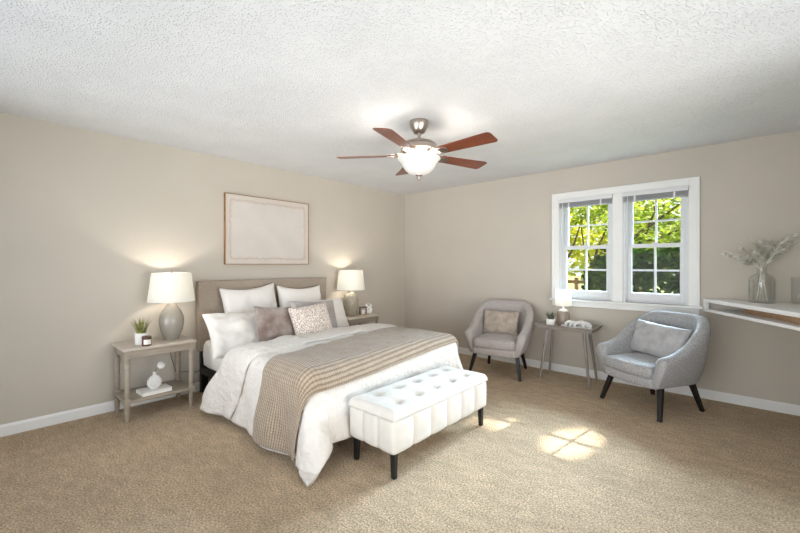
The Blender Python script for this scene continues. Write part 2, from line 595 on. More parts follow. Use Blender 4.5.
def window(name, x0, x1):
    fr_ = G()
    fr_.span((x0, .0, OZ0), (x0 + .03, .14, OZ1)).span((x1 - .03, .0, OZ0), (x1, .14, OZ1))
    fr_.span((x0 + .03, .0, OZ1 - .03), (x1 - .03, .14, OZ1)).span((x0 + .03, .04, OZ0), (x1 - .03, .16, OZ0 + .02))
    for a, s in ((x0 + .03, 1), (x1 - .03, -1)):
        fr_.span((a, .012, OZ0 + .02), (a + .012 * s, .03, OZ1 - .03))
        fr_.span((a, .078, OZ0 + .02), (a + .014 * s, .09, OZ1 - .03))
    w = struct(fr_.build(name, M['sash'], bevel=.002, seg=1))
    a, b_ = x0 + .034, x1 - .034
    st = .045
    for nm, y, z0, z1, bot, top in (('lower_sash', .034, OZ0 + .02, 1.515, .085, .042), ('upper_sash', .094, 1.475, OZ1 - .03, .042, .05)):
        g = G()
        g.span((a, y, z0), (a + st, y + .04, z1)).span((b_ - st, y, z0), (b_, y + .04, z1))
        g.span((a + st, y, z0), (b_ - st, y + .04, z0 + bot)).span((a + st, y, z1 - top), (b_ - st, y + .04, z1))
        gz0, gz1 = z0 + bot, z1 - top
        xm, zm = (a + b_) / 2, (gz0 + gz1) / 2
        g.span((xm - .009, y + .004, gz0), (xm + .009, y + .036, gz1))
        g.span((a + st, y + .006, zm - .009), (b_ - st, y + .034, zm + .009))
        s = g.build(nm, M['sash'], w, bevel=.002, seg=1)
        G().span((a + st - .005, y + .018, gz0 - .005), (b_ - st + .005, y + .022, gz1 + .005)).build('pane', M['glass'], s)
        if nm == 'lower_sash':
            G().span((xm - .025, y - .004, z1 - .012), (xm + .025, y + .02, z1 + .012)).build('sash_lock', M['sash'], s, bevel=.003)
    return w


window('window_1', OX0, OX1)
window('window_2', OX2, OX3)

# raised blinds
for nm, x0, x1, lb in (('window_blind', OX0 + .004, OX1 - .004, 'raised white slat blind with hanging wand in the left window opening'),
                       ('window_blind', OX2 + .004, OX3 - .004, 'raised white slat blind at the top of the right window opening')):
    t = thing(nm, lb, 'blind', ((x0 + x1) / 2, -.02, OZ1 - .1), group='raised window blinds')
    w2 = (x1 - x0) / 2
    G().span((-w2, -.03, .05), (w2, .03, .097)).build('headrail', M['blind'], t, bevel=.004)
    g = G()
    for k in range(9):
        g.span((-w2 + .008, -.008, .006 + k * .0054), (w2 - .008, .022, .0085 + k * .0054))
    g.build('slat_stack', M['slat'], t)
    G().span((-w2 + .008, -.008, -.008), (w2 - .008, .022, .004)).build('bottom_rail', M['slat'], t, bevel=.003)
    for xx in (-.6 * w2, .6 * w2):
        G().span((xx - .008, -.0135, -.01), (xx + .008, -.0085, .056)).build('ladder_tape', M['blind'], t)
    G().tube([(-w2 + .05, -.016, .06), (-w2 + .052, -.02, -.2), (-w2 + .05, -.018, -.52)], .0045, 8).build('wand', M['blind'], t, smooth=True)

# ------------------------------------------------------------------ bed
bed = thing('bed', 'queen bed with taupe upholstered headboard and white fitted mattress on black frame', 'bed', (0, -2.45, 0))
g = G().span((.025, -.785, .42), (.105, .785, 1.125))
g.build('headboard', M['head'], bed, smooth=True, bevel=.012, seg=3)
for s in (-1, 1):
    G().span((.04, s * .72 - .035, 0), (.085, s * .72 + .035, .42)).build('headboard_post', M['black'], bed, bevel=.004)
g = G()
g.span((.105, -.765, .20), (2.10, -.73, .27)).span((.105, .73, .20), (2.10, .765, .27)).span((2.065, -.73, .20), (2.10, .73, .27))
for k in range(9):
    g.span((.2 + k * .21, -.73, .245), (.27 + k * .21, .73, .262))
g.build('bed_frame', M['black'], bed)
for x in (.3, 1.15, 1.95):
    for y in (-.7, .7):
        G().span((x - .02, y - .02, 0), (x + .02, y + .02, .20)).build('leg', M['black'], bed)


def rbox_fn(x0, x1, y0, y1, z0, z1, r, puff, nx=40, ny=30):
    """a soft rectangular block made from rounded rings"""
    g = G()
    rings = []
    def ring(ins, z, amp):
        pts = []
        n = 28
        hx, hy = (x1 - x0) / 2 - ins, (y1 - y0) / 2 - ins
        cr = max(.001, min(hx, hy, r) - ins * .3)
        cx, cy = (x0 + x1) / 2, (y0 + y1) / 2
        for q, (sx, sy) in enumerate(((1, 1), (-1, 1), (-1, -1), (1, -1))):
            for k in range(7):
                a = q * pi / 2 + k / 6 * pi / 2
                p = (cx + sx * (hx - cr) + cr * cos(a), cy + sy * (hy - cr) + cr * sin(a))
                pts.append(p)
        out = []
        L = len(pts)
        for i in range(L):
            p, q_ = pts[i], pts[(i + 1) % L]
            d = hypot(q_[0] - p[0], q_[1] - p[1])
            out.append(p)
            if d > .2:
                for k in range(1, 16):
                    f = k / 16
                    out.append((p[0] + (q_[0] - p[0]) * f, p[1] + (q_[1] - p[1]) * f))
        return [(x, y, z + puff * amp * fbm((x * 5, y * 5, z * 5))) for x, y in out]
    rings.append(ring(.03, z0, 0))
    rings.append(ring(.0, z0 + .03, 0))
    rings.append(ring(-.006, (z0 + z1) / 2, 1))
    rings.append(ring(.0, z1 - .05, 1))
    rings.append(ring(.015, z1 - .015, 1))
    rings.append(ring(.05, z1, 1))
    rings.append(ring(.3, z1 + .004, 1))
    g.rings(rings)
    return g


rbox_fn(.12, 2.09, -.772, .772, .275, .545, .09, .006).build('mattress', M['sheet'], bed, smooth='all')

# draped cover: a flat cloth laid on the rounded top of the bed
YC, YE, XE = -2.45, .765, 2.015
TOP, RR = .585, .085


def drape(X, Yl, off=0.0, flare=.10, amp=1.0):
    ex, ey = max(X - XE, 0), max(abs(Yl) - YE, 0)
    sg = 1 if Yl > 0 else -1
    bx, by = min(X, XE), sg * min(abs(Yl), YE)
    d = (ex ** 2.15 + ey ** 2.15) ** (1 / 2.15)
    crown = .008 * (1 - (by / YE) ** 4) * smooth(XE + .05, XE - .5, bx) + .012 * fbm((bx * 2.2, by * 2.2, 1.7)) * amp
    if d < 1e-6:
        return Vector((bx, YC + by, TOP + off + crown))
    dn = hypot(ex, ey)
    ux, uy = ex / dn, sg * ey / dn
    r = RR + off
    arc = RR * pi / 2
    if d < arc:
        a = d / RR
        out, z = r * sin(a), TOP - RR + r * cos(a)
    else:
        h = d - arc
        per = bx + by * 1.0 + atan2(ey, max(ex, 1e-6)) * .35
        corner = 1 if (ex > 0 and ey > 0) else 0
        rip = (.024 * sin(per * 11 + 2 * sin(per * 3.1)) + .03 * fbm((per * 4, h * 2, .3), 2)) * smooth(0, .35, h) * amp
        if corner:
            ph = atan2(ey, ex)
            ux *= 1 + .45 * smooth(.1, .55, h)
            rip += (.055 * sin(2 * ph) + .016 * sin(ph * 5.0 + 1.2)) * smooth(.05, .45, h)
        out = r + h * flare + rip
        z = TOP - RR - h * sqrt(1 - flare * flare)
        lim = .022 + off * .5
        if z < lim:
            out += (lim - z) * .8
            z = lim + .012 * abs(fbm((per * 9, d * 9, 0.5)))
    z += crown * smooth(.3, 0, d)
    return Vector((bx + ux * out, YC + by + uy * out, z))


NEAR, FAR, FOOT = .60, .50, .50


def flat_y(t, near=NEAR, far=FAR):
    return -(YE + near) + t * (2 * YE + near + far)


def head_x(yl):
    h = max(-yl - YE, 0)
    h2 = max(yl - YE, 0)
    return 1.00 + .06 * smooth(.0, -YE, yl) - .85 * h - .2 * h2


duvet = thing('comforter', 'white puffy comforter draped over the bed to the carpet', 'comforter', (0, 0, 0))


def du(s, t):
    yl = flat_y(t)
    x0 = head_x(yl)
    X = x0 + (XE + FOOT - x0) * s
    p = drape(X, yl)
    puff = .012 * fbm((X * 7, yl * 7, 4.2)) + .007 * (1 - abs(fbm((X * 5, yl * 9, 7.7), 2))) ** 3
    return p + Vector((0, 0, puff if abs(yl) < YE and X < XE else 0)) + Vector((puff, -puff, 0)) * (.6 if abs(yl) > YE else 0)


G().grid(du, 100, 150).build('cover', M['duvet'], duvet, smooth='all', solid=.02)


def fold(s, t):
    yl = flat_y(t, NEAR - .02, FAR)
    h = max(-yl - YE, 0)
    x0 = head_x(yl) - .02
    x1 = x0 + .36 + .30 * h + .015 * fbm((yl * 5, 2, 0))
    X = x0 + (x1 - x0) * s
    off = .020 + .018 * max(0, sin(pi * min(1, max(0, s)))) ** .5
    p = drape(X, yl, off)
    puff = .016 * fbm((X * 6, yl * 6, 9.1))
    if abs(yl) < YE:
        p.z += puff
    else:
        p += Vector((puff, -abs(puff), 0))
    return p


G().grid(fold, 26, 150).build('turned_down_edge', M['duvet'], duvet, smooth='all', solid=.012)


def thr_x(s, yl):
    h = max(-yl - YE, 0)
    far = smooth(-YE, YE, yl)
    return 1.61 - .24 * far + .015 * sin(yl * 3) - .06 * h + s * (.57 + .15 * far - .10 * h)


def thr(s, t):
    yl = flat_y(t, .57, .42)
    X = thr_x(s, yl)
    edge = min(s, 1 - s)
    p = drape(X, yl, .030 + .006 * smooth(0, .06, edge))
    puff = .012 * fbm((X * 7, yl * 7, 4.2))
    if abs(yl) < YE and X < XE:
        p.z += max(puff, -.004)
    elif abs(yl) > YE:
        p += Vector((0, -.010, 0))
    return p


o = G().grid(thr, 36, 150, lambda s, t: (s * .62, t * 2.3)).build('throw_blanket', M['throw'], None, smooth='all', solid=.012)
tag(o, 'beige ribbed knit throw laid across the foot of the bed', 'throw blanket')


# pillows: width along world y, leaning back onto the headboard
def pillow(name, label, cat, mt, c, w, h, t, lean, roll=0, yaw=0, pinch=.07, seed=0, group=None, sag=0, wr=.012):
    g = G()
    n = 30
    sides = []
    for sgn in (1, -1):
        def fn(a, b_):
            u, v = a * 2 - 1, b_ * 2 - 1
            u = math.copysign(abs(u) ** .85, u)
            v = math.copysign(abs(v) ** .85, v)
            x = w / 2 * u * (1 - pinch * (1 - v * v) * u * u)
            y = h / 2 * v * (1 - pinch * (1 - u * u) * v * v)
            th = t / 2 * (max(0, 1 - u ** 2) ** .42) * (max(0, 1 - v ** 2) ** .42)
            wrk = wr * fbm((u * 2.6 + seed, v * 2.6, seed * 1.7 + sgn)) * min(1, (1 - u * u) * 4) * min(1, (1 - v * v) * 4)
            y -= sag * (1 - u * u) * (v + 1) / 2
            return (x, y, sgn * th + wrk)
        g.grid(fn, n, n)
    o = g.build(name, mt, None, smooth='all', weld=True)
    L = RAD(lean)
    B = Matrix(((0, -sin(L), cos(L)), (1, 0, 0), (0, cos(L), sin(L))))
    R_ = (Matrix.Rotation(RAD(yaw), 3, 'Z') @ B @ Matrix.Rotation(RAD(roll), 3, 'Z')).to_4x4()
    o.matrix_world = Matrix.Translation(c) @ R_
    return tag(o, label, cat, group)


pg = 'white pillows on the bed'
pillow('pillow', 'large square white pillow standing against the left half of the headboard', 'pillow', M['pillow'], (.255, -2.755, .815), .62, .54, .18, 14, 3.5, seed=1, group=pg, sag=.03)
pillow('pillow', 'large square white pillow standing against the right half of the headboard', 'pillow', M['pillow'], (.255, -2.145, .79), .60, .54, .18, 14, -2, seed=2, group=pg, sag=.03)
pillow('pillow', 'white sleeping pillow slumped over the near left edge of the mattress', 'pillow', M['pillow'], (.58, -2.985, .635), .70, .50, .19, 44, -4, seed=3, group=pg, wr=.026)
pillow('pillow', 'white sleeping pillow at the right edge of the bed behind grey cushion', 'pillow', M['pillow'], (.50, -2.03, .675), .74, .46, .18, 26, 0, seed=4, group=pg)
cg = 'small cushions on the bed'
pillow('cushion', 'brown velvet cushion with a paler sheen, left of the speckled cushion', 'cushion', M['brown'], (.75, -2.765, .71), .41, .37, .15, 24, -6, 4, seed=5, group=cg)
pillow('cushion', 'grey velvet cushion half hidden behind the speckled one', 'cushion', M['grey'], (.66, -2.20, .705), .50, .40, .15, 20, -2, 0, seed=6, group=cg)
pillow('cushion', 'cream cushion with brown speckles in front of the grey one', 'cushion', M['speckle'], (.90, -2.44, .695), .44, .41, .15, 24, 5, -6, seed=7, group=cg)

# ------------------------------------------------------------------ storage bench
BX0, BX1, BY0, BY1 = 2.205, 2.61, -3.06, -1.97
bench = thing('storage_bench', 'white tufted storage bench with channelled sides at the foot of the bed', 'bench', ((BX0 + BX1) / 2, (BY0 + BY1) / 2, 0))
hw, hl = (BX1 - BX0) / 2, (BY1 - BY0) / 2


def channel_ring(z, ins, npan_x=3, npan_y=6, per=10):
    pts = []
    def side(p, q, nrm, npan):
        for k in range(npan * per):
            f = k / (npan * per)
            loc = (f * npan) % 1
            puff = .016 * (max(0, sin(pi * loc)) ** .25) - .005 - ins
            pts.append((p[0] + (q[0] - p[0]) * f + nrm[0] * puff, p[1] + (q[1] - p[1]) * f + nrm[1] * puff, z))
    side((hw, -hl), (hw, hl), (1, 0), npan_y)
    side((hw, hl), (-hw, hl), (0, 1), npan_x)
    side((-hw, hl), (-hw, -hl), (-1, 0), npan_y)
    side((-hw, -hl), (hw, -hl), (0, -1), npan_x)
    return pts


g = G()
g.rings([channel_ring(z, i) for z, i in ((.155, .03), (.158, .014), (.168, .004), (.19, 0), (.26, -.001), (.33, 0), (.352, .004), (.360, .014), (.362, .03))])
g.build('body', M['bench'], bench, smooth=True)
TUFT = [(r * .092, -hl + (k + .75 + (.0 if r < 0 else .0)) * (2 * hl / 5.5) - .0) for r in (-1, 1) for k in range(5)]
g = G()


def lid(a, b_):
    nu = lambda q: math.copysign(1 - (1 - abs(q)) ** 1.5, q)
    u, v = nu(a * 2 - 1), nu(b_ * 2 - 1)
    LX, LY = hw + .006, hl + .006
    x, y = u * LX, v * LY
    ed = min(LX - abs(x), LY - abs(y))
    z = .365 + .052 * (1 - max(0, 1 - ed / .035) ** 2.4) ** .5 + .012 * smooth(.03, .16, ed)
    for px, py in TUFT:
        d2 = (x - px) ** 2 + (y - py) ** 2
        z -= .028 * math.exp(-d2 / .0010) + .006 * math.exp(-d2 / .006)
    # pulled creases between neighbouring buttons
    for i, (px, py) in enumerate(TUFT):
        for qx, qy in TUFT[i + 1:]:
            if hypot(px - qx, py - qy) < .235:
                dx, dy_ = qx - px, qy - py
                tt = ((x - px) * dx + (y - py) * dy_) / (dx * dx + dy_ * dy_)
                if 0 < tt < 1:
                    dd = abs((x - px) * dy_ - (y - py) * dx) / hypot(dx, dy_)
                    z -= .003 * math.exp(-dd * dd / .00012)
    z += .003 * fbm((x * 9, y * 9, 0))
    return (x, y, z)


g.grid(lid, 44, 100)
# skirt of the lid
lidv = [lid(i / 44, 0) for i in range(44)] + [lid(1, j / 100) for j in range(100)] + [lid(1 - i / 44, 1) for i in range(44)] + [lid(0, 1 - j / 100) for j in range(100)]
g.rings([lidv, [(x, y, .364) for x, y, z in lidv], [(x * .97, y * .99, .362) for x, y, z in lidv]])
g.f = [f for f in g.f if len(f) < 200 or g.v[f[0]][2] < .3635]
lid_o = g.build('lid', M['bench'], bench, smooth=True, weld=True)
for px, py in TUFT:
    a, b_ = (px, py)
    d_ = .365 + .052 + .012 - .029 - .006
    G().lathe([(.001, .008), (.007, .0065), (.011, .002), (.011, -.002)], (px, py, d_), 14).build('button', M['bench'], lid_o, smooth='all')
for sx in (-1, 1):
    for sy in (-1, 1):
        g = G()
        g.tube([(sx * (hw - .035), sy * (hl - .035), .165), (sx * (hw - .033), sy * (hl - .033), 0)], [.026, .020], 4, sq=True)
        g.build('leg', M['black'], bench, bevel=.002, seg=1)

# ------------------------------------------------------------------ nightstands and what stands on them
ST_H = .605


def make_nightstand(loc, label):
    t = thing('nightstand', label, 'nightstand', loc, 0, 'grey wood nightstands')
    D, W = .39, .54
    G().span((-.205, -.28, ST_H - .022), (.205, .28, ST_H)).build('table_top', M['standtop'], t, smooth=True, bevel=.007, seg=3)
    g = G()
    lx, ly = .168, .243
    g.span((-lx, -ly - .014, ST_H - .082), (lx, -ly + .006, ST_H - .022)).span((-lx, ly - .006, ST_H - .082), (lx, ly + .014, ST_H - .022))
    g.span((lx - .006, -ly, ST_H - .082), (lx + .014, ly, ST_H - .022)).span((-lx - .014, -ly, ST_H - .082), (-lx + .006, ly, ST_H - .022))
    g.build('apron', M['stand'], t, bevel=.002, seg=1)
    G().span((-.185, -.262, .150), (.185, .262, .176)).build('shelf', M['stand'], t, smooth=True, bevel=.004)
    for sx in (-1, 1):
        for sy in (-1, 1):
            c = (sx * lx, sy * ly, 0)
            g = G()
            q = .021
            g.span((c[0] - q, c[1] - q, ST_H - .085), (c[0] + q, c[1] + q, ST_H - .022)).span((c[0] - q, c[1] - q, .138), (c[0] + q, c[1] + q, .188))
            g.lathe([(.013, 0), (.0155, .01), (.017, .04), (.020, .095), (.021, .112), (.015, .118), (.021, .126), (.021, .138)], c, 20)
            g.lathe([(.021, .188), (.021, .196), (.0155, .202), (.021, .212), (.0195, .25), (.021, ST_H - .13), (.0155, ST_H - .118), (.0215, ST_H - .108), (.0215, ST_H - .084)], c, 20)
            g.build('leg', M['stand'], t, smooth=True)
    return t


nsl = make_nightstand((.235, -3.652, 0), 'grey wooden nightstand with lower shelf on the left of the bed')
nsr = dup(nsl, (.235, -1.285, 0), 0, 'grey wooden nightstand at the far right side of the bed, near the corner')


def bulb_light(t, z, energy, r=.035, color=(1, .90, .76)):
    d = bpy.data.lights.new('bulb_glow', 'POINT')
    o = bpy.data.objects.new('bulb_glow', d)
    COL.objects.link(o)
    o.parent = t
    o.location = (0, 0, z)
    d.energy = energy
    d.color = color
    d.shadow_soft_size = r
    return o


def make_lamp(loc, label, base_mat, prof, sr0, sr1, sz0, sz1, energy, cord=None):
    t = thing('table_lamp', label, 'lamp', loc, 0, 'bedside lamps')
    G().lathe(prof, n=40).build('base', base_mat, t, smooth='all')
    zt = prof[-1][1]
    G().lathe([(.017, zt - .004), (.017, zt + .012), (.011, zt + .016), (.011, sz0 + .02), (.016, sz0 + .022), (.016, sz0 + .06)], n=20).build('neck', M['clearplastic'], t, smooth=True)
    rings = []
    n = 48
    g = G()
    prs = [(sr0, sz0), (sr1, sz1), (sr1 - .003, sz1), (sr0 - .003, sz0)]
    g.rings([[(r * cos(2 * pi * k / n), r * sin(2 * pi * k / n), z) for k in range(n)] for r, z in prs], caps=False, loop=True)
    g.build('lamp_shade', M['shade'], t, smooth=True)
    G().lathe([(.001, sz0 + .06), (.014, sz0 + .07), (.028, sz0 + .105), (.024, sz0 + .13), (.001, sz0 + .142)], n=20).build('bulb', M['bulb'], t, smooth='all')
    g = G()
    for s in (-1, 1):
        g.tube([(s * .016, 0, sz0 + .045), (s * .045, 0, sz0 + .09), (s * .042, 0, sz1 - .05), (s * .004, 0, sz1 - .006)], .002, 6)
    for k in range(3):
        a = k * 2 * pi / 3 + .3
        g.tube([(0, 0, sz1 - .008), (cos(a) * (sr1 - .002), sin(a) * (sr1 - .002), sz1 - .008)], .0018, 6)
    harp = g.build('harp', M['nickel'], t)
    G().lathe([(.003, sz1 - .012), (.009, sz1 - .004), (.005, sz1 + .004), (.009, sz1 + .014), (.002, sz1 + .022)], n=14).build('finial', M['nickel'], harp, smooth='all')
    if cord:
        G().tube(cord, .003, 6).build('power_cord', M['cord'], t, smooth=True)
    bulb_light(t, sz0 + .15, energy)
    return t


gourd = [(.001, 0), (.060, 0), (.062, .008), (.060, .016), (.072, .04), (.090, .085), (.100, .14), (.1015, .175), (.096, .215), (.080, .255), (.058, .292), (.038, .325), (.025, .35), (.019, .375), (.017, .385)]
egg = [(.001, 0), (.066, 0), (.070, .01), (.082, .05), (.097, .11), (.103, .165), (.100, .215), (.086, .262), (.062, .295), (.036, .312), (.022, .318), (.020, .328)]
make_lamp((.225, -3.515, ST_H), 'lit table lamp with smooth grey gourd base and white drum shade on left nightstand', M['ceramic'], gourd, .192, .160, .350, .612, 7,
          [(-.06, 0, .012), (-.17, .03, .006), (-.213, .04, .0), (-.215, .06, -.2), (-.212, .10, -.36), (-.19, .30, -.40), (-.21, .36, -.33)])
make_lamp((.215, -1.345, ST_H), 'lit table lamp with mottled egg shaped base on the far right nightstand', M['crackle'], egg, .190, .160, .350, .612, 7)


def blades(n, r0, h0, h1, lean, w, seed):
    rr = random.Random(seed)
    g = G()
    for k in range(n):
        a, rad = rr.uniform(0, 2 * pi), r0 * sqrt(rr.random())
        p = Vector((rad * cos(a), rad * sin(a), 0))
        hh = rr.uniform(h0, h1)
        dr = Vector((cos(a), sin(a), 0)) * lean * rr.uniform(.4, 1.2) * (.3 + rad / r0)
        sd = Vector((-sin(a + rr.uniform(-1, 1)), cos(a), 0)).normalized()
        rows = []
        for i in range(5):
            f = i / 4
            c = p + dr * f * f + Vector((0, 0, hh * f))
            ww = w * (1 - f ** 1.6) * (1 if i else .7)
            rows.append([c - sd * ww, c + Vector((0, 0, 0)) + sd.cross(Vector((0, 0, 1))) * ww * .5, c + sd * ww])
        vs = [q for r in rows for q in r]
        fs = [(i * 3 + j, i * 3 + j + 1, (i + 1) * 3 + j + 1, (i + 1) * 3 + j) for i in range(4) for j in range(2)]
        g.add(vs, fs)
    return g


def hollow(prof_out, th, n=32):
    pr_ = list(prof_out)
    inn = [(max(.001, r - th), z if i else z + th) for i, (r, z) in enumerate(pr_)]
    return G().lathe(pr_ + inn[::-1], n=n, caps=False)


t = thing('potted_grass', 'small potted green grass in a white pot on left nightstand', 'plant', (.275, -3.765, ST_H))
hollow([(.001, 0), (.044, 0), (.047, .004), (.049, .098)], .005).build('pot', M['white'], t, smooth=True)
G().lathe([(.001, .085), (.0435, .086), (.0435, .08)], n=24).build('soil', M['darkwood'], t)
gr = blades(95, .036, .10, .165, .055, .0032, 3).build('grass_blades', M['grass'], t)
gr['kind'] = 'stuff'
gr.location = (0, 0, .084)

t = thing('candle_jar', 'small brown candle jar with a blank white label before potted grass', 'candle', (.378, -3.752, ST_H))
G().lathe([(.001, 0), (.033, 0), (.035, .003), (.035, .062), (.033, .066), (.001, .066)], n=28).build('jar', M['amber'], t, smooth=True)
G().lathe([(.001, .066), (.036, .066), (.036, .078), (.034, .08), (.001, .08)], n=28).build('lid', M['darkwood'], t, smooth=True)
g = G()
g.grid(lambda a, b_: (.0356 * cos(-.9 + 1.7 * a), .0356 * sin(-.9 + 1.7 * a), .014 + .04 * b_), 16, 2)
g.build('label', M['paper'], t, smooth='all')

SH = .176
t = thing('book', 'white closed book lying on the lower shelf of left nightstand', 'book', (.30, -3.672, SH), RAD(2))
G().span((-.078, -.112, .003), (.076, .110, .027)).build('pages', M['paper'], t)
g = G().span((-.082, -.115, 0), (.082, .115, .003)).span((-.082, -.115, .027), (.082, .115, .030)).span((-.085, -.115, 0), (-.081, .115, .030))
g.build('cover', M['white'], t, bevel=.001, seg=1)

t = thing('bud_vase', 'round white swirl vase standing on the book under left lamp', 'vase', (.30, -3.672, SH + .030))
g = G()
g.lathe([(.001, 0), (.026, 0), (.030, .003), (.050, .022), (.060, .05), (.056, .078), (.036, .104), (.017, .116), (.013, .124), (.014, .138), (.018, .144), (.014, .144), (.010, .13), (.001, .12)], n=36)
for i, (x, y, z) in enumerate(g.v):
    g.v[i] = (x * .62, y, z)
g.build('body', M['white'], t, smooth='all')
sp = []
for k in range(46):
    a = k * .36
    rr_ = .044 * (1 - k / 52)
    yy, zz = rr_ * cos(a), .052 + rr_ * sin(a) * .9
    rad = .060 * sqrt(max(.02, 1 - ((zz - .05) / .056) ** 2))
    sp.append((.62 * sqrt(max(.0002, rad * rad - yy * yy)) + .001, yy, zz))
G().tube(sp, .0042, 6).build('swirl', M['white'], t, smooth='all')
t = thing('dried_flower', 'single round white dried bloom leaning out of the swirl vase', 'flower', (.30, -3.672, SH + .030))
G().tube([(0, 0, .125), (.0, .006, .15), (.004, .022, .178)], .0022, 6).build('stem', M['darkwood'], t, smooth=True)
g = G()
g.lathe([(.001, -.014), (.018, -.011), (.030, -.003), (.032, .003), (.026, .010), (.012, .014), (.001, .0145)], n=24)
R_ = Matrix.Rotation(RAD(68), 3, 'Y')
g.v = [tuple(R_ @ Vector(p) + Vector((.012, .046, .196))) for p in g.v]
g.build('bloom', M['white'], t, smooth='all')

# far nightstand ornaments
t = thing('alarm_clock', 'small cream twin bell alarm clock on the far right nightstand', 'clock', (.275, -1.075, ST_H), RAD(-35))
g = G()
g.lathe([(.001, -.022), (.047, -.022), (.050, -.018), (.050, .018), (.047, .022), (.044, .022), (.043, .017), (.001, .017)], n=32)
R_ = Matrix.Rotation(RAD(90), 3, 'Y')
g.v = [tuple(R_ @ Vector(p) + Vector((0, 0, .062))) for p in g.v]
g.build('case', M['white'], t, smooth=True)
g = G().lathe([(.001, .0172), (.042, .0172), (.042, .0178), (.001, .0178)], n=32)
g.v = [tuple(R_ @ Vector(p) + Vector((0, 0, .062))) for p in g.v]
dial = g.build('dial', M['paper'], t)
g = G().tube([(.0182, 0, .062), (.0182, .014, .078)], .0018, 5).tube([(.0182, 0, .062), (.0182, -.004, .090)], .0014, 5)
g.build('hands', M['cord'], dial)
for s in (-1, 1):
    g = G().lathe([(.022, 0), (.020, .012), (.011, .02), (.001, .022)], n=20)
    Rb = Matrix.Rotation(RAD(-35 * s), 3, 'X')
    g.v = [tuple(Rb @ Vector(p) + Vector((0, s * .028, .112))) for p in g.v]
    g.build('bell', M['white'], t, smooth='all')
    G().tube([(0, s * .024, .022), (0, s * .036, 0)], [.006, .004], 8).build('foot', M['white'], t)
G().tube([(0, -.028, .13), (0, -.02, .148), (0, .02, .148), (0, .028, .13)], .003, 6).build('handle', M['white'], t, smooth=True)

t = thing('candle_lantern', 'small wooden framed lantern holding a white candle beside alarm clock', 'lantern', (.28, -1.185, ST_H), RAD(-35))
G().span((-.045, -.05, 0), (.045, .05, .014)).build('base', M['lightwood'], t, bevel=.002, seg=1)
G().span((-.045, -.05, .100), (.045, .05, .112)).build('top', M['darkwood'], t, bevel=.002, seg=1)
for sx in (-1, 1):
    for sy in (-1, 1):
        G().span((sx * .04 - .004, sy * .044 - .004, .014), (sx * .04 + .004, sy * .044 + .004, .1)).build('post', M['darkwood'], t)
G().lathe([(.001, .014), (.027, .014), (.027, .074), (.024, .078), (.001, .076)], n=24).build('candle', M['white'], t, smooth=True)

# ------------------------------------------------------------------ wall art
t = thing('framed_art', 'large blank pale canvas in thin honey wood frame above the bed', 'picture', (0, -2.418, 1.68))
g = G()
hy, hz, d = .527, .385, .034
fw_ = .006
g.span((.002, -hy, -hz), (d, -hy + fw_, hz)).span((.002, hy - fw_, -hz), (d, hy, hz)).span((.002, -hy + fw_, hz - fw_), (d, hy - fw_, hz)).span((.002, -hy + fw_, -hz), (d, hy - fw_, -hz + fw_))
g.build('frame', M['frame'], t)
G().span((.004, -hy + fw_, -hz + fw_), (d - .006, hy - fw_, hz - fw_)).build('canvas', M['canvas'], t)

# ------------------------------------------------------------------ ceiling fan
FX, FY = 2.217, -2.347
fan = thing('ceiling_fan', 'brushed nickel ceiling fan with five cherry blades and lit glass bowl', 'ceiling fan', (FX, FY, H))
G().lathe([(.001, 0), (.074, 0), (.076, -.012), (.072, -.04), (.056, -.075), (.046, -.092), (.030, -.098), (.001, -.098)], n=36).build('canopy', M['nickel'], fan, smooth=True)
G().lathe([(.013, -.09), (.013, -.155), (.024, -.158), (.026, -.17)], n=18).build('downrod', M['nickel'], fan, smooth=True)
G().lathe([(.001, -.150), (.045, -.152), (.085, -.162), (.122, -.176), (.138, -.19), (.140, -.196), (.134, -.199), (.140, -.203), (.146, -.225), (.146, -.238), (.140, -.243), (.110, -.246), (.001, -.246)], n=48).build('motor_housing', M['nickel'], fan, smooth=True)
g = G()
rings = []
for r, z in ((.112, -.244), (.104, -.262), (.088, -.280), (.070, -.288), (.001, -.288)):
    rings.append([(r * (1 + .03 * cos(24 * 2 * pi * k / 144)) * cos(2 * pi * k / 144), r * (1 + .03 * cos(24 * 2 * pi * k / 144)) * sin(2 * pi * k / 144), z) for k in range(144)])
g.rings(rings)
g.build('vented_cap', M['nickel'], fan, smooth=True)
BZ = -.272
